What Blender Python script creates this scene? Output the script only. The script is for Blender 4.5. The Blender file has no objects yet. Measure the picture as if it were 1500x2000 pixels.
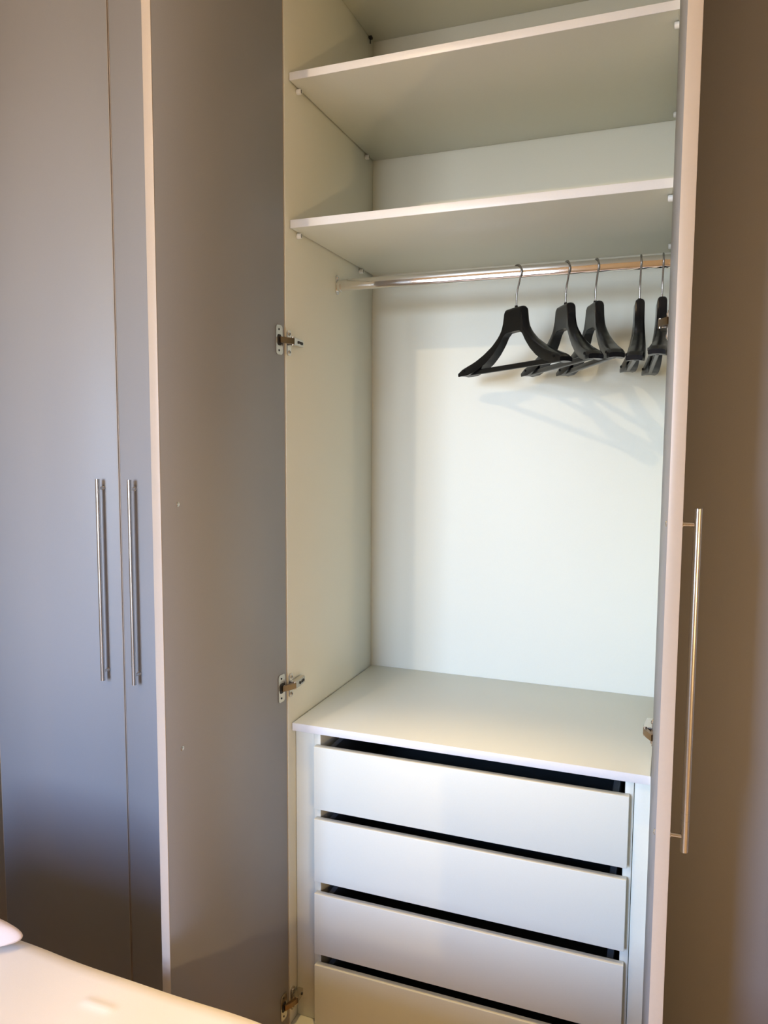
import bpy, bmesh, math, random
from mathutils import Vector, Matrix

random.seed(3)
S = bpy.context.scene
C = S.collection

# ------------------------------------------------------------------ camera
CAM = Vector((0.8476, -1.5987, 1.55))
YAW, PITCH, ROLL = 0.3596, 0.0889, 0.0052
cam_d = bpy.data.cameras.new('camera')
cam_d.sensor_fit = 'VERTICAL'
cam_d.sensor_height = 36.0
cam_d.lens = 1479.17 / 2000.0 * 36.0
cam_d.clip_start = 0.01
cam = bpy.data.objects.new('camera', cam_d)
C.objects.link(cam)
_r = Vector((math.cos(YAW), math.sin(YAW), 0)); _f = Vector((-math.sin(YAW), math.cos(YAW), 0)); _u = Vector((0, 0, 1))
_f2 = _f * math.cos(PITCH) - _u * math.sin(PITCH); _u2 = _u * math.cos(PITCH) + _f * math.sin(PITCH)
_r2 = _r * math.cos(ROLL) + _u2 * math.sin(ROLL); _u3 = _u2 * math.cos(ROLL) - _r * math.sin(ROLL)
M = Matrix((_r2, _u3, -_f2)).transposed().to_4x4()
M.translation = CAM
cam.matrix_world = M
S.camera = cam

# ------------------------------------------------------------------ world, lights, exposure
W = bpy.data.worlds.new('world'); S.world = W; W.use_nodes = True
_nt = W.node_tree; _bg = _nt.nodes['Background']
# clear evening sky outside: pale at the horizon, blue above, dull ground below
_tc = _nt.nodes.new('ShaderNodeTexCoord'); _sp = _nt.nodes.new('ShaderNodeSeparateXYZ'); _rp = _nt.nodes.new('ShaderNodeValToRGB')
_mr = _nt.nodes.new('ShaderNodeMapRange'); _mr.inputs['From Min'].default_value = -1; _mr.inputs['From Max'].default_value = 1
_nt.links.new(_tc.outputs['Generated'], _sp.inputs[0]); _nt.links.new(_sp.outputs['Z'], _mr.inputs['Value'])
_nt.links.new(_mr.outputs[0], _rp.inputs['Fac']); _nt.links.new(_rp.outputs['Color'], _bg.inputs['Color'])
_e = _rp.color_ramp.elements
_e[0].position = 0.0; _e[0].color = (0.10, 0.085, 0.07, 1)
_e[1].position = 1.0; _e[1].color = (0.10, 0.22, 0.60, 1)
for _p, _c in ((0.46, (0.24, 0.24, 0.25)), (0.50, (0.74, 0.82, 0.92)), (0.56, (0.66, 0.84, 1.10)), (0.64, (0.40, 0.62, 1.10)), (0.78, (0.18, 0.36, 0.85))):
    _x = _e.new(_p); _x.color = _c + (1,)
_bg.inputs['Strength'].default_value = 43.0
S.view_settings.view_transform = 'Standard'
S.view_settings.look = 'None'
S.view_settings.gamma = 1.0
S.view_settings.use_curve_mapping = False
S.view_settings.exposure = -0.05

WIN = (-0.92, 0.05, 0.85, 2.50)     # window opening in the wall behind the camera: x0 x1 z0 z1
YF = -3.30                           # inner face of that wall

def light(name, kind, loc, energy, color, **kw):
    d = bpy.data.lights.new(name, kind); d.energy = energy; d.color = color
    for k, v in kw.items(): setattr(d, k, v)
    o = bpy.data.objects.new(name, d); o.location = loc; C.objects.link(o)
    return o
# the window opening as a sampling portal for the sky outside (gives off no light of its own)
w = light('window_portal', 'AREA', ((WIN[0] + WIN[1]) / 2, YF - 0.02, (WIN[2] + WIN[3]) / 2), 1, (1, 1, 1),
          shape='RECTANGLE', size=WIN[1] - WIN[0], size_y=WIN[3] - WIN[2])
w.rotation_euler = (math.radians(90), 0, 0)
w.data.cycles.is_portal = True
# the room's warm lamps: two on the ceiling (a bare lamp over the bed, a recessed downlight over the aisle), one on the right hand wall
light('ceiling_lamp', 'POINT', (-0.30, -2.00, 2.90), 50, (1.0, 0.74, 0.44), shadow_soft_size=0.012)
light('downlight', 'SPOT', (0.45, -0.46, 2.985), 150, (1.0, 0.68, 0.28), shadow_soft_size=0.05, spot_size=math.radians(42), spot_blend=1.0)
light('wall_lamp', 'POINT', (2.30, -1.90, 1.05), 46, (1.0, 0.70, 0.34), shadow_soft_size=0.03)

# ------------------------------------------------------------------ materials
def mat(name, col, rough=0.5, metal=0.0, spec=0.5, var=0.03, scale=60.0, bump=0.0, coat=0.0, sheen=0.0, stretch=None):
    m = bpy.data.materials.new(name); m.use_nodes = True
    nt = m.node_tree; b = nt.nodes['Principled BSDF']
    tc = nt.nodes.new('ShaderNodeTexCoord'); mp = nt.nodes.new('ShaderNodeMapping')
    nt.links.new(tc.outputs['Object'], mp.inputs['Vector'])
    if stretch: mp.inputs['Scale'].default_value = stretch
    n = nt.nodes.new('ShaderNodeTexNoise'); n.inputs['Scale'].default_value = scale; n.inputs['Detail'].default_value = 3
    nt.links.new(mp.outputs[0], n.inputs['Vector'])
    r = nt.nodes.new('ShaderNodeValToRGB')
    r.color_ramp.elements[0].position = 0.3; r.color_ramp.elements[1].position = 0.7
    r.color_ramp.elements[0].color = tuple(c * (1 - var) for c in col) + (1,)
    r.color_ramp.elements[1].color = tuple(min(1, c * (1 + var)) for c in col) + (1,)
    nt.links.new(n.outputs['Fac'], r.inputs['Fac']); nt.links.new(r.outputs['Color'], b.inputs['Base Color'])
    b.inputs['Roughness'].default_value = rough; b.inputs['Metallic'].default_value = metal
    b.inputs['Specular IOR Level'].default_value = spec
    if coat: b.inputs['Coat Weight'].default_value = coat; b.inputs['Coat Roughness'].default_value = 0.28
    if sheen: b.inputs['Sheen Weight'].default_value = sheen
    if bump:
        bp = nt.nodes.new('ShaderNodeBump'); bp.inputs['Strength'].default_value = bump; bp.inputs['Distance'].default_value = 0.001
        nt.links.new(n.outputs['Fac'], bp.inputs['Height']); nt.links.new(bp.outputs[0], b.inputs['Normal'])
    return m

WHITE = mat('white_laminate', (0.738, 0.742, 0.645), 0.38, spec=0.4, var=0.008, scale=300, bump=0.02)
WEDGE = mat('white_edging', (0.78, 0.77, 0.76), 0.35, var=0.01, scale=200)
TAUPE = mat('taupe_satin_laminate', (0.296, 0.296, 0.306), 0.50, spec=0.5, var=0.02, scale=500, bump=0.03)
CREAM = mat('cream_door_edging', (0.44, 0.37, 0.305), 0.35, var=0.01, scale=200)
STEEL = mat('brushed_steel', (0.62, 0.61, 0.59), 0.27, metal=1, var=0.05, scale=400, stretch=(1, 1, 0.02))
CHROME = mat('polished_chrome', (0.78, 0.78, 0.78), 0.07, metal=1, var=0.01)
NICKEL = mat('nickel_plate', (0.66, 0.62, 0.55), 0.25, metal=1, var=0.04)
BRASS = mat('bronze_link', (0.28, 0.185, 0.10), 0.3, metal=1, var=0.06)
DARKM = mat('dark_hole', (0.02, 0.017, 0.015), 0.6)
WIRE = mat('dull_steel_wire', (0.34, 0.33, 0.32), 0.25, metal=1, var=0.04)
BLACK = mat('black_gloss_plastic', (0.005, 0.005, 0.006), 0.26, spec=0.22, var=0.1, scale=200)
PLAST = mat('white_plastic', (0.82, 0.82, 0.80), 0.3, var=0.01)
GRAPH = mat('graphite_metal', (0.13, 0.14, 0.15), 0.4, metal=0.3, var=0.03)
DBOX = mat('dark_drawer_lining', (0.10, 0.115, 0.115), 0.6, var=0.05)
SHEET = mat('cream_cotton_sheet', (0.84, 0.74, 0.59), 0.9, spec=0.2, var=0.015, scale=900, bump=0.15, sheen=0.2)
PILLOW = mat('pink_cream_cotton', (0.76, 0.63, 0.56), 0.9, spec=0.2, var=0.02, scale=700, bump=0.15, sheen=0.2)
BEDB = mat('grey_bed_upholstery', (0.22, 0.19, 0.17), 0.9, var=0.08, scale=800, bump=0.2)
WALL = mat('warm_white_paint', (0.44, 0.35, 0.24), 0.85, var=0.02, scale=40, bump=0.05)
CEIL = mat('ceiling_paint', (0.70, 0.66, 0.58), 0.9, var=0.01, scale=40)
FLOOR = mat('oak_floor', (0.62, 0.43, 0.23), 0.5, var=0.18, scale=6, stretch=(1, 14, 1))
FRAME = mat('window_frame_paint', (0.78, 0.78, 0.78), 0.4, var=0.01)

# ------------------------------------------------------------------ helpers
def link(name, me, m, parent=None, smooth=False, angle=None):
    o = bpy.data.objects.new(name, me); C.objects.link(o)
    if m is not None: me.materials.append(m)
    if parent is not None: o.parent = parent
    if smooth:
        for p in me.polygons: p.use_smooth = True
        if angle is not None:
            me.set_sharp_from_angle(angle=math.radians(angle))
    return o

def bm_obj(name, bm, m, parent=None, smooth=False, angle=35):
    me = bpy.data.meshes.new(name)
    bmesh.ops.recalc_face_normals(bm, faces=bm.faces)
    bm.to_mesh(me); bm.free()
    return link(name, me, m, parent, smooth, angle)

def add_box(bm, x0, x1, y0, y1, z0, z1, bevel=0.0, seg=2):
    r = bmesh.ops.create_cube(bm, size=1.0)
    vs = r['verts']
    for v in vs:
        v.co = Vector(((x0 + x1) / 2 + v.co.x * (x1 - x0), (y0 + y1) / 2 + v.co.y * (y1 - y0), (z0 + z1) / 2 + v.co.z * (z1 - z0)))
    if bevel:
        es = {e for v in vs for e in v.link_edges}
        bmesh.ops.bevel(bm, geom=list(es), offset=bevel, segments=seg, affect='EDGES', profile=0.5)

def box(name, m, parent, x0, x1, y0, y1, z0, z1, bevel=0.0012, seg=2):
    """box in the parent's own coordinates"""
    bm = bmesh.new(); add_box(bm, x0, x1, y0, y1, z0, z1, bevel, seg)
    return bm_obj(name, bm, m, parent, smooth=bevel > 0, angle=50)

def add_cyl(bm, a, b, r, seg=24, r2=None, caps=True):
    a = Vector(a); b = Vector(b); d = b - a
    rot = d.to_track_quat('Z', 'Y').to_matrix().to_4x4()
    mt = Matrix.Translation((a + b) / 2) @ rot
    bmesh.ops.create_cone(bm, cap_ends=caps, segments=seg, radius1=r, radius2=r if r2 is None else r2, depth=d.length, matrix=mt)

def add_tube(bm, pts, r, seg=10):
    """round wire through pts"""
    pts = [Vector(p) for p in pts]; rings = []
    up = None
    for i, p in enumerate(pts):
        t = (pts[min(i + 1, len(pts) - 1)] - pts[max(i - 1, 0)]).normalized()
        if up is None:
            up = Vector((0, 1, 0)) if abs(t.y) < 0.9 else Vector((1, 0, 0))
        s = t.cross(up).normalized(); up = s.cross(t).normalized()
        rings.append([bm.verts.new(p + (s * math.cos(2 * math.pi * k / seg) + up * math.sin(2 * math.pi * k / seg)) * r) for k in range(seg)])
    for a, b in zip(rings, rings[1:]):
        for k in range(seg):
            bm.faces.new((a[k], a[(k + 1) % seg], b[(k + 1) % seg], b[k]))
    bm.faces.new(rings[0][::-1]); bm.faces.new(rings[-1])

def empty(name, loc, label, cat, group=None, rz=0.0):
    o = bpy.data.objects.new(name, None); C.objects.link(o); o.empty_display_size = 0.1
    o.location = loc; o.rotation_euler = (0, 0, rz); o['label'] = label; o['category'] = cat
    if group: o['group'] = group
    return o

def struct(o):
    o['kind'] = 'structure'; return o

# ------------------------------------------------------------------ room shell
XL, XR, YB, H = -1.060, 2.75, 0.60, 3.00
struct(box('floor', FLOOR, None, XL - 0.1, XR + 0.1, YF - 0.12, YB + 0.1, -0.1, 0.0, 0))
struct(box('ceiling', CEIL, None, XL - 0.1, XR + 0.1, YF - 0.12, YB + 0.1, H, H + 0.1, 0))
struct(box('wall_back', WALL, None, XL - 0.1, XR + 0.1, YB, YB + 0.1, 0, H, 0))
struct(box('wall_left', WALL, None, XL - 0.1, XL, YF - 0.12, YB, 0, H, 0))
struct(box('wall_right', WALL, None, XR, XR + 0.1, YF - 0.12, YB, 0, H, 0))
bm = bmesh.new()
add_box(bm, XL, WIN[0], YF - 0.12, YF, 0, H); add_box(bm, WIN[1], XR, YF - 0.12, YF, 0, H)
add_box(bm, WIN[0], WIN[1], YF - 0.12, YF, 0, WIN[2]); add_box(bm, WIN[0], WIN[1], YF - 0.12, YF, WIN[3], H)
struct(bm_obj('wall_front', bm, WALL))
bm = bmesh.new(); fy0, fy1 = YF - 0.11, YF - 0.05
for a, b in ((WIN[0], WIN[0] + 0.05), (WIN[1] - 0.05, WIN[1]), ((WIN[0] + WIN[1]) / 2 - 0.03, (WIN[0] + WIN[1]) / 2 + 0.03)):
    add_box(bm, a, b, fy0, fy1, WIN[2], WIN[3], 0.004)
for a, b in ((WIN[2], WIN[2] + 0.05), (WIN[3] - 0.05, WIN[3])):
    add_box(bm, WIN[0], WIN[1], fy0, fy1, a, b, 0.004)
struct(bm_obj('window_1', bm, FRAME))

# ------------------------------------------------------------------ wardrobe builders
TD = 0.020          # door thickness
Z0, Z1 = 0.085, 2.735
ZM = 1.1945         # handle centre height

def handle(name, parent, x, ysurf, z=ZM):
    """bar handle standing off the door's outer face (local y = ysurf, outward = -y)"""
    bm = bmesh.new(); y = ysurf - 0.0228
    add_cyl(bm, (x, y, z - 0.264), (x, y, z + 0.264), 0.0058, 28)
    o = bm_obj(name, bm, STEEL, parent, True, 40)
    for s in (-1, 1):
        bm = bmesh.new()
        add_cyl(bm, (x, ysurf + 0.0005, z + s * 0.24), (x, y + 0.003, z + s * 0.24), 0.0036, 16)
        add_cyl(bm, (x, ysurf + 0.0005, z + s * 0.24), (x, ysurf - 0.003, z + s * 0.24), 0.0056, 16)
        # the collar on the bar close to each post
        add_cyl(bm, (x, y, z + s * 0.216), (x, y, z + s * 0.2145), 0.0061, 24)
        add_cyl(bm, (x, y, z + s * 0.204), (x, y, z + s * 0.2025), 0.0061, 24)
        me = bpy.data.meshes.new('handle_post'); bm.to_mesh(me); bm.free()
        # merged into the bar's object: a handle is one piece
        b2 = bmesh.new(); b2.from_mesh(o.data); b2.from_mesh(me); b2.to_mesh(o.data); b2.free()
        for p in o.data.polygons: p.use_smooth = True
        o.data.set_sharp_from_angle(angle=math.radians(40))
    return o

def door(parent, hx, hy, width, side, angle, handle_on=True, screws=True):
    """side=+1: hinged at the left, reaching to local +x; -1: hinged at the right. Inner face local y=0, outer y=-TD"""
    a, b = (0, width) if side > 0 else (-width, 0)
    e = 0.0012
    bm = bmesh.new()
    add_box(bm, a + e, b - e, -TD, 0, Z0 + e, Z1 - e, 0.0006, 1)
    d = bm_obj('door', bm, TAUPE, parent, True, 50)
    d.location = (hx, hy, 0)
    d.rotation_euler = (0, 0, -side * math.radians(angle))
    # edge banding: four thin strips with softened arrises
    fx = b if side > 0 else a
    bm = bmesh.new()
    add_box(bm, fx - e, fx + e * 0.2, -TD, 0, Z0, Z1, 0.0004, 2)
    hxx = a if side > 0 else b
    add_box(bm, hxx - e * 0.2, hxx + e, -TD, 0, Z0, Z1, 0.0004, 2)
    add_box(bm, a, b, -TD - 0.0001, 0.0001, Z1 - e, Z1, 0.0005, 1)
    add_box(bm, a, b, -TD - 0.0001, 0.0001, Z0, Z0 + e, 0.0005, 1)
    eb = bm_obj('edge_band', bm, CREAM, d, True, 50); eb['label'] = 'pale cream edge banding'
    sx = side * (width - 0.0475)
    if handle_on:
        h = handle('handle', d, sx, -TD); h['label'] = 'brushed steel bar handle'
    if screws:
        for z in (ZM - 0.24, ZM + 0.24):
            bm = bmesh.new()
            add_cyl(bm, (sx, -0.001, z), (sx, 0.0012, z), 0.0048, 16)
            add_cyl(bm, (sx, 0.0012, z), (sx, 0.0024, z), 0.0048, 16, 0.0028)
            add_box(bm, sx - 0.003, sx + 0.003, 0.0015, 0.0026, z - 0.0005, z + 0.0005)
            sc = bm_obj('screw', bm, NICKEL, d, True, 40)
    return d

def prism(bm, pts, ax, lo, hi):
    """extrude polygon pts (2-D in the two other axes, in order) along axis ax"""
    def v(p, t):
        c = list(p); c.insert(ax, t); return bm.verts.new(c)
    A = [v(p, lo) for p in pts]; B = [v(p, hi) for p in pts]
    bm.faces.new(A[::-1]); bm.faces.new(B)
    n = len(pts)
    for i in range(n):
        bm.faces.new((A[i], A[(i + 1) % n], B[(i + 1) % n], B[i]))

def rounded(y0, y1, z0, z1, r, n=5):
    out = []
    for cx, cz, a0 in ((y1 - r, z1 - r, 0), (y0 + r, z1 - r, 90), (y0 + r, z0 + r, 180), (y1 - r, z0 + r, 270)):
        for k in range(n + 1):
            a = math.radians(a0 + 90 * k / n); out.append((cx + r * math.cos(a), cz + r * math.sin(a)))
    return out

def hinge(parent, x0, s, zc, tilt):
    """concealed cup hinge; s=+1 on the left panel (interior towards +x), -1 on the right panel"""
    def X(x): return x0 + s * x
    def fin(name, bm, m, par, label=None):
        # the whole hinge is drawn for the left panel around x=0, then mirrored to its place
        for v in bm.verts: v.co.x = x0 + s * v.co.x; v.co.z += zc
        o = bm_obj(name, bm, m, par, True, 35)
        if label: o['label'] = label
        return o
    # arm fixed along the side panel
    bm = bmesh.new()
    prism(bm, [(0.006, 0.0035), (0.006, 0.0200), (0.030, 0.0175), (0.062, 0.0150), (0.062, 0.0035)][::-1] if False else
          [(0.0035, 0.002), (0.0200, 0.002), (0.0185, 0.030), (0.0150, 0.062), (0.0035, 0.062)], 2, -0.0085, 0.0085)
    bmesh.ops.bevel(bm, geom=bm.edges[:], offset=0.0012, segments=2, affect='EDGES')
    h = fin('hinge', bm, NICKEL, parent, 'nickel concealed cup hinge')
    bm = bmesh.new()
    for y, r in ((0.0285, 0.0034), (0.050, 0.0034)):
        x = 0.0188 - (y - 0.03) * 0.11
        add_cyl(bm, (x - 0.002, y, 0), (x + 0.0012, y, 0), r, 14)
    add_box(bm, 0.012, 0.0186, 0.0385, 0.0445, -0.003, 0.003)
    fin('adjusting_screw', bm, DARKM, h)
    # mounting plate: wings up and down on the panel
    bm = bmesh.new()
    prism(bm, rounded(0.002, 0.020, -0.032, 0.026, 0.006), 0, 0.0002, 0.0032)
    for z in (-0.024, 0.018):
        add_cyl(bm, (0.003, 0.011, z), (0.0052, 0.011, z), 0.0048, 16, 0.0036)
    fin('mounting_plate', bm, NICKEL, h)
    for z in (-0.024, 0.018):
        bm = bmesh.new()
        prism(bm, [(0.0082, z - .0007), (0.0103, z - .0007), (0.0103, z - .0028), (0.0117, z - .0028), (0.0117, z - .0007), (0.0138, z - .0007),
                   (0.0138, z + .0007), (0.0117, z + .0007), (0.0117, z + .0028), (0.0103, z + .0028), (0.0103, z + .0007), (0.0082, z + .0007)], 0, 0.005, 0.0056)
        fin('screw_slot', bm, DARKM, h)
    # flange let into the open door (door inner face leans by `tilt`)
    def fx(y): return -0.0015 + tilt * (y + 0.003)
    bm = bmesh.new()
    prism(bm, rounded(-0.0420, -0.0145, -0.0335, 0.0335, 0.007), 0, 0.0, 0.0016)
    for v in bm.verts: v.co.x += fx(v.co.y)
    fin('cup_flange', bm, NICKEL, h)
    bm = bmesh.new()
    prism(bm, rounded(-0.0375, -0.0205, -0.0125, 0.0125, 0.006), 0, 0.0012, 0.0021)
    for z in (-0.024, 0.024):
        add_cyl(bm, (0.0014, -0.030, z), (0.0024, -0.030, z), 0.0024, 12)
    for v in bm.verts: v.co.x += fx(v.co.y)
    fin('cup_opening', bm, DARKM, h)
    # bronze link between cup and arm
    bm = bmesh.new()
    prism(bm, [(0.000, -0.031), (0.004, -0.033), (0.0145, -0.014), (0.0205, 0.004), (0.0150, 0.007), (0.0085, -0.008)], 2, -0.0068, 0.0068)
    fin('link_arm', bm, BRASS, h)
    bm = bmesh.new(); add_cyl(bm, (0.0165, 0.004, -0.0098), (0.0165, 0.004, 0.0098), 0.0036, 16)
    fin('pivot_pin', bm, NICKEL, h)
    return h

# ------------------------------------------------------------------ the open wardrobe
WI = 0.837           # clear width
DP = 0.547           # depth to the back panel
PT = 0.018
ow = empty('wardrobe', (0, 0, 0), 'open taupe double door wardrobe with white shelves, chrome rail and drawers', 'wardrobe')
box('side_panel', WHITE, ow, -PT, 0, 0, DP + 0.02, Z0 - 0.085, Z1)
box('side_panel', WHITE, ow, WI, WI + PT, 0, DP + 0.02, Z0 - 0.085, Z1)
box('back_panel', WHITE, ow, 0.0002, WI - 0.0002, DP, DP + 0.006, 0.06, Z1 - 0.002, 0)
box('top_panel', WHITE, ow, 0.0002, WI - 0.0002, 0.001, DP - 0.0002, 2.7100, 2.7340)
box('bottom_panel', WHITE, ow, 0.0002, WI - 0.0002, 0.001, DP - 0.0002, 0.068, 0.086)
box('plinth', TAUPE, ow, 0.0002, WI - 0.0002, 0.03, 0.048, 0.0, 0.0675)
for z0, z1 in ((2.3779, 2.3957), (2.0496, 2.0684)):
    sh = box('shelf', WHITE, ow, 0.003, WI - 0.003, 0.0215, DP - 0.0015, z0, z1, 0.0010)
    e = box('edge_band', WEDGE, sh, 0.0022, WI - 0.0022, 0.0200, 0.0214, z0, z1, 0.0006)
ct = box('counter_shelf', WHITE, ow, 0.003, WI - 0.003, 0.0175, DP - 0.0015, 0.8477, 0.8671, 0.0010)
box('edge_band', WEDGE, ct, 0.0022, WI - 0.0022, 0.0160, 0.0174, 0.8477, 0.8671, 0.0006)
# shelf support pins
for x, s in ((0.0, 1), (WI, -1)):
    for y, z in ((0.0615, 2.3779), (0.490, 2.3779), (0.060, 2.0496), (0.447, 2.0496), ):
        zc = z - 0.0082
        bm = bmesh.new()
        add_cyl(bm, (x, y, zc), (x + s * 0.0115, y, zc), 0.0066, 20)
        bmesh.ops.bevel(bm, geom=[e for e in bm.edges if abs(e.verts[0].co.x - e.verts[1].co.x) < 1e-6], offset=0.001, segments=2, affect='EDGES')
        p = bm_obj('shelf_pin', bm, PLAST, ow, True, 40); p['label'] = 'round white plastic shelf pin'
        bm = bmesh.new(); add_box(bm, x + s * 0.0105, x + s * 0.0119, y - 0.0012, y + 0.0012, zc - 0.0040, zc + 0.0040)
        bm_obj('pin_slot', bm, DARKM, p)
    # metal corner clip under the top panel
    bm = bmesh.new()
    add_box(bm, x + s * 0.0005, x + s * 0.010, 0.508, 0.520, 2.7035, 2.7098, 0.0008)
    add_cyl(bm, (x + s * 0.004, 0.514, 2.691), (x + s * 0.004, 0.514, 2.704), 0.0016, 10)
    c = bm_obj('corner_clip', bm, DARKM, ow, True, 40); c['label'] = 'small dark metal clip in the upper corner'
# clothes rail: oval chrome tube between two sockets
def oval(y, z, hw, hh, n=40, p=3.0):
    out = []
    for k in range(n):
        a = 2 * math.pi * k / n; c_, s_ = math.cos(a), math.sin(a)
        out.append((y + hw * math.copysign(abs(c_) ** (2 / p), c_), z + hh * math.copysign(abs(s_) ** (2 / p), s_)))
    return out
RY, RZ = 0.290, 1.9710
bm = bmesh.new(); prism(bm, oval(RY, RZ, 0.0076, 0.0150, p=2.7), 0, 0.003, WI - 0.003)
rail = bm_obj('clothes_rail', bm, CHROME, ow, True, 40); rail['label'] = 'polished chrome oval clothes rail'
for x, s in ((0.0, 1), (WI, -1)):
    bm = bmesh.new()
    lo, hi = sorted((x + s * 0.0002, x + s * 0.0026)); prism(bm, rounded(RY - 0.0105, RY + 0.0105, RZ - 0.024, RZ + 0.027, 0.009), 0, lo, hi)
    lo, hi = sorted((x + s * 0.0026, x + s * 0.0120)); prism(bm, [(p[0], min(p[1], RZ + 0.006)) for p in oval(RY, RZ, 0.0094, 0.0170)], 0, lo, hi)
    add_cyl(bm, (x + s * 0.0026, RY, RZ + 0.0205), (x + s * 0.0042, RY, RZ + 0.0205), 0.0036, 14)
    bm_obj('rail_socket', bm, CHROME, rail, True, 40)
# drawer stack: side boards, fillers, four drawers
DX0, DX1 = 0.0600, 0.7938
box('drawer_side_board', WHITE, ow, 0.0520, 0.0700, 0.0350, 0.530, 0.087, 0.8470)
box('drawer_side_board', WHITE, ow, 0.7842, 0.8022, 0.0350, 0.530, 0.087, 0.8470)
box('filler_strip', WHITE, ow, 0.0008, 0.0516, 0.0380, 0.056, 0.087, 0.8470)
box('filler_strip', WHITE, ow, 0.8034, WI - 0.0006, 0.0380, 0.056, 0.087, 0.8470)
box('drawer_back_board', DBOX, ow, 0.0704, 0.7838, 0.515, 0.529, 0.087, 0.8470, 0)
for z0, z1 in ((0.6569, 0.8152), (0.4702, 0.6311), (0.2807, 0.4384), (0.0930, 0.2508)):
    d = box('drawer', WHITE, ow, DX0, DX1, 0.0170, 0.0335, z0, z1, 0.0013, 3)
    d['label'] = 'plain white drawer front'
    for xa, xb in ((0.084, 0.097), (0.757, 0.770)):
        box('drawer_wall', GRAPH, d, xa, xb, 0.0345, 0.500, z0 + 0.012, z1 - 0.012, 0.001)
    box('drawer_wall', DBOX, d, 0.0975, 0.7565, 0.488, 0.500, z0 + 0.012, z1 - 0.012, 0.001)
    box('drawer_bottom', DBOX, d, 0.0975, 0.7565, 0.0345, 0.4875, z0 + 0.012, z0 + 0.022, 0)
    for xa, xb in ((0.0705, 0.0835), (0.7705, 0.7835)):
        box('runner', GRAPH, d, xa, xb, 0.060, 0.490, z0 + 0.012, z0 + 0.045, 0.001)
# the two open doors
LA, RA = 93.6, 91.7
dl = door(ow, -0.0020, -0.0030, 0.4365, +1, LA); dl['label'] = 'left door standing open, taupe inside face'
dr = door(ow, WI - 0.0018, -0.0030, 0.4415, -1, RA); dr['label'] = 'right door standing open, seen on its edge'
for z in (0.1540, 0.9670, 1.7885, 2.5850):
    hinge(ow, 0.0, 1, z, math.tan(math.radians(LA - 90)))
    hinge(ow, WI, -1, z, math.tan(math.radians(RA - 90)))

# ------------------------------------------------------------------ closed neighbours
def closed_unit(x0, x1, xm, label):
    u = empty('wardrobe', (x0, 0, 0), label, 'wardrobe')
    def b(name, m, xa, xb, *r): return box(name, m, u, xa - x0, xb - x0, *r)
    b('side_panel', WHITE, x0 + 0.001, x0 + 0.019, 0.0, DP + 0.02, 0, Z1)
    b('side_panel', WHITE, x1 - 0.019, x1 - 0.001, 0.0, DP + 0.02, 0, Z1)
    b('back_panel', WHITE, x0 + 0.0192, x1 - 0.0192, DP, DP + 0.006, 0.06, Z1 - 0.002, 0)
    b('top_panel', WHITE, x0 + 0.0192, x1 - 0.0192, 0.001, DP - 0.0002, 2.71, 2.734)
    b('bottom_panel', WHITE, x0 + 0.0192, x1 - 0.0192, 0.001, DP - 0.0002, 0.068, 0.086)
    b('plinth', TAUPE, x0 + 0.0192, x1 - 0.0192, 0.03, 0.048, 0, 0.0675)
    return u
ul = closed_unit(-0.918, -0.0185, -0.471, 'closed taupe wardrobe with two bar handles left of the open one')
door(ul, -0.9155 + 0.918, -0.0010, 0.4422, +1, 0, screws=False)['label'] = 'closed taupe door left of the gap'
door(ul, -0.0265 + 0.918, -0.0010, 0.4422, -1, 0, screws=False)['label'] = 'closed taupe door right of the gap'
ur = closed_unit(WI + PT + 0.0005, 1.7600, 1.31, 'closed taupe wardrobe door surface behind the right open door')
door(ur, 0.8665 - (WI + PT + 0.0005), -0.0010, 0.4430, +1, 0, screws=False)
door(ur, 1.7560 - (WI + PT + 0.0005), -0.0010, 0.4430, -1, 0, screws=False)

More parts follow.
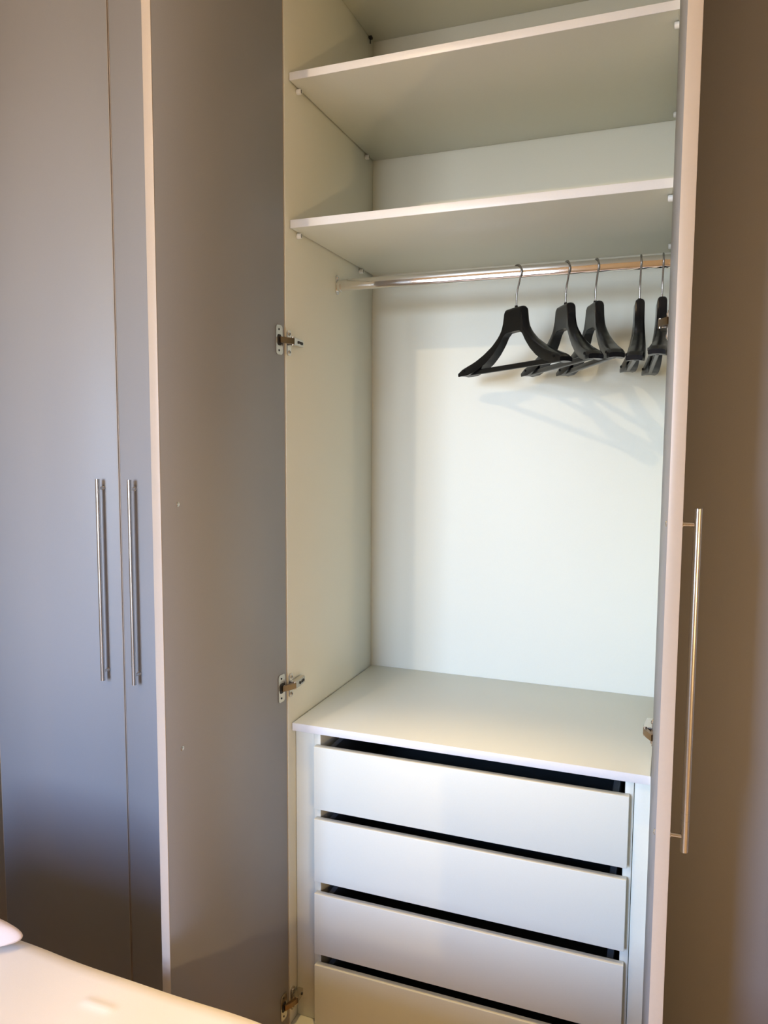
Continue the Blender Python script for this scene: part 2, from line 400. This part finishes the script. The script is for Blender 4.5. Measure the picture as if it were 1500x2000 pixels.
# ------------------------------------------------------------------ hangers
def lerp(tab, u):
    u = abs(u)
    for (a, va), (b, vb) in zip(tab, tab[1:]):
        if u <= b: return va + (vb - va) * (u - a) / (b - a)
    return tab[-1][1]
TOP = [(0, .1510), (.033, .1500), (.0365, .1470), (.0405, .1240), (.0470, .1060), (.0600, .0890), (.0850, .0690), (.120, .0500), (.155, .0350), (.190, .0240), (.208, .0180), (.222, .0095)]
BOT = [(0, .0920), (.029, .0915), (.042, .0830), (.057, .0650), (.080, .0440), (.110, .0240), (.150, .0070), (.185, -.0010), (.222, -.0020)]
THK = [(0, .0105), (.034, .0105), (.045, .0108), (.080, .0130), (.120, .0155), (.160, .0175), (.200, .0186), (.222, .0170)]
BOW = 0.015
def bow(u): return BOW * (u / 0.21) ** 2 if abs(u) > 0 else 0.0
def hanger_body():
    us = [-0.222, -0.216, -0.208] + [i * 0.008 - 0.2 for i in range(21)] + [-0.0435, -0.0405, -0.0385, -0.0365, -0.0347, -0.033, -0.029, -0.018, -0.009]
    us = sorted(set([round(u, 4) for u in us])); us = us + [0.0] + [-u for u in reversed(us)]
    us = sorted(set(us))
    bm = bmesh.new(); rings = []
    for u in us:
        zt, zb, th, o = lerp(TOP, u), lerp(BOT, u), lerp(THK, u), bow(u)
        h = zt - zb; c = min(0.30 * h, th * 0.75)
        # rounded saddle: soft upper arris, front skirt, slightly tucked lower edge
        sec = [(-th * .94, zb), (-th, zb + h * .25), (-th, zt - c), (-th * .86, zt - c * .42), (-th * .55, zt - c * .1), (0, zt),
               (th * .55, zt - c * .1), (th * .86, zt - c * .42), (th, zt - c), (th, zb + h * .25), (th * .94, zb), (th * .4, zb + .0015), (-th * .4, zb + .0015)]
        rings.append([bm.verts.new((u, o + v, z)) for v, z in sec])
    n = len(rings[0])
    for a, b in zip(rings, rings[1:]):
        for k in range(n):
            bm.faces.new((a[k], a[(k + 1) % n], b[(k + 1) % n], b[k]))
    bm.faces.new(rings[0]); bm.faces.new(rings[-1][::-1])
    return bm
def make_hanger():
    t = empty('clothes_hanger', (0, 0, 0), 'x', 'clothes hanger', 'black hangers on the rail')
    bm_obj('hanger_body', hanger_body(), BLACK, t, True, 38)
    bm = bmesh.new()
    add_cyl(bm, (0, 0, .149), (0, 0, .1555), .0046, 16, .0036)
    bm_obj('hook_collar', bm, BLACK, t, True, 40)
    bm = bmesh.new()
    prism(bm, rounded(-.0045, .0045, -.0005, .0125, .003), 0, -.196, .196)
    for v in bm.verts: v.co.y += bow(.20)
    bm_obj('trouser_bar', bm, BLACK, t, True, 40)
    for s in (-1, 1):
        bm = bmesh.new(); add_cyl(bm, (s * .196, bow(.196) + .0165, .012), (s * .196, bow(.196) + .0205, .012), .0042, 14, .0030)
        bm_obj('bar_peg', bm, BLACK, t, True, 40)
    # wire hook: stem, S bend and the curl over the rail (rail centre at height RZ)
    zc = RZ + 0.015 + 0.0024 - 0.0190 - HZ
    pts = [(0, 0, .150), (0, 0, .172), (.0006, 0, .182), (.004, 0, .194), (.0095, 0, .206)]
    for k in range(0, 27):
        a = math.radians(-28 + k * 8.4)
        pts.append((.0190 * math.cos(a), 0, zc + .0190 * math.sin(a)))
    pts = [Vector((-p[0], p[1], p[2])) for p in pts]
    bm = bmesh.new(); add_tube(bm, pts, .0022, 10)
    bm_obj('hook', bm, WIRE, t, True, 60)['label'] = 'thin chrome wire hook'
    return t
def copy_tree(o, parent=None):
    c = o.copy(); C.objects.link(c); c.parent = parent
    for ch in [x for x in bpy.data.objects if x.parent == o]: copy_tree(ch, c)
    return c
HZ = 1.7360          # height of the bottom of a hanging hanger
hp = make_hanger()
spots = [(0.4817, 45, 'black plastic suit hanger nearest the middle, turned most towards the room'),
         (0.6005, 61, 'black plastic suit hanger, second from the left on the rail'),
         (0.6691, 68, 'black plastic suit hanger, third and middle one on the rail'),
         (0.7690, 85, 'black plastic suit hanger seen end on, fourth from the left'),
         (0.8175, 86.5, 'black plastic suit hanger at the far right, half hidden by the open door')]
for i, (x, th, lab) in enumerate(spots):
    o = hp if i == 0 else copy_tree(hp)
    tl = math.radians((0, 0, 0, -2.0, 0.6)[i]); rz = -math.radians(th) + math.pi   # tilt about the point where the hook hangs
    off = Matrix.Rotation(rz, 3, 'Z') @ Matrix.Rotation(tl, 3, 'Y') @ Vector((0, 0, RZ + 0.017 - HZ))
    o.location = Vector((x, RY, RZ + 0.017)) - off; o.rotation_euler = (0, tl, rz)
    o['label'] = lab

# ------------------------------------------------------------------ bed and pillow
def rounded_box(nx, ny, nz, sx, sy, sz, r):
    """closed rounded box centred at the origin, dense enough to shape"""
    bm = bmesh.new(); vs = {}
    hx, hy, hz = sx / 2, sy / 2, sz / 2
    def dist(n, h):
        # parameter positions, denser near the ends
        k = [-h + r * t for t in (0, .12, .3, .5, .75)]
        inner = [-(h - r) + (2 * (h - r)) * i / n for i in range(n + 1)]
        return k + inner + [-x for x in reversed(k)]
    X, Y, Z = dist(nx, hx), dist(ny, hy), dist(nz, hz)
    def vert(i, j, k):
        if (i, j, k) not in vs:
            p = Vector((X[i], Y[j], Z[k])); c = Vector((max(-hx + r, min(hx - r, p.x)), max(-hy + r, min(hy - r, p.y)), max(-hz + r, min(hz - r, p.z))))
            d = p - c
            vs[(i, j, k)] = bm.verts.new(c + d.normalized() * r if d.length > 1e-9 else p)
        return vs[(i, j, k)]
    a, b, c = len(X) - 1, len(Y) - 1, len(Z) - 1
    for i in range(a):
        for j in range(b):
            for k in (0, c): bm.faces.new((vert(i, j, k), vert(i + 1, j, k), vert(i + 1, j + 1, k), vert(i, j + 1, k)))
    for i in range(a):
        for k in range(c):
            for j in (0, b): bm.faces.new((vert(i, j, k), vert(i + 1, j, k), vert(i + 1, j, k + 1), vert(i, j, k + 1)))
    for j in range(b):
        for k in range(c):
            for i in (0, a): bm.faces.new((vert(i, j, k), vert(i, j + 1, k), vert(i, j + 1, k + 1), vert(i, j, k + 1)))
    return bm
BEDZ = 0.565
BEDR = math.radians(-1.9)
bx, by = 0.06, -0.956
bed = empty('bed', (bx, by, 0), 'bed with a cream fitted sheet in front of the wardrobes', 'bed', rz=BEDR)
bm = rounded_box(300, 150, 6, 1.96, 0.90, 0.24, 0.050)
Rm = Matrix.Rotation(-BEDR, 3, 'Z')
c0 = Rm @ Vector((-0.080 - bx, -0.6016 - by, 0)); c1 = Rm @ Vector((-0.032 - bx, -0.6054 - by, 0))
for v in bm.verts:
    v.co.z += BEDZ - 0.12
    if v.co.z > BEDZ - 0.1:
        x, y = v.co.x, v.co.y
        v.co.z += 0.0016 * math.sin(x * 9 + 1) * math.sin(y * 7) + 0.0012 * math.sin(x * 23 + y * 11)
        v.co.y += 0.0025 * math.sin(x * 14 + .6) * (1 if y > 0.3 else 0)
        p = Vector((x, y, 0)); t = max(0, min(1, (p - c0).dot(c1 - c0) / (c1 - c0).length_squared)); d = (p - c0 - (c1 - c0) * t).length
        v.co.z += 0.0028 * math.exp(-(d / 0.009) ** 2)
bm_obj('mattress', bm, SHEET, bed, True, 80)['label'] = 'mattress under a cream fitted sheet'
box('bed_base', BEDB, bed, -0.97, 0.97, -0.44, 0.44, 0.10, BEDZ - 0.241, 0.012, 3)
for x in (-0.9, 0.9):
    for y in (-0.38, 0.38):
        bm = bmesh.new(); add_cyl(bm, (x, y, 0.0), (x, y, 0.101), 0.02, 16, 0.026); bm_obj('leg', bm, DARKM, bed, True, 40)
# pillow: flat cushion with a drawn-out corner
bm = rounded_box(40, 50, 2, 0.50, 0.42, 0.09, 0.044)
for v in bm.verts:
    x, y, z = v.co
    nx_, ny_ = x / 0.25, y / 0.21
    puff = (max(0, 1 - nx_ ** 4) * max(0, 1 - ny_ ** 4)) ** 0.5
    v.co.z = (z + 0.045) * (0.30 + 0.95 * puff)
    d = math.hypot(x - 0.25, y - 0.21)
    g = math.exp(-(d / 0.045) ** 2)
    v.co.x += 0.090 * g; v.co.y += 0.012 * g
    v.co.z += 0.0015 * math.sin(x * 40 + y * 25)
zmin = min(v.co.z for v in bm.verts)
for v in bm.verts: v.co.z -= zmin
pil = bm_obj('pillow', bm, PILLOW, None, True, 80)
pil.location = (-0.618, -0.735, BEDZ + 0.003); pil.rotation_euler = (0, 0, BEDR)
pil['label'] = 'pinkish cream pillow corner on the bed'; pil['category'] = 'pillow'
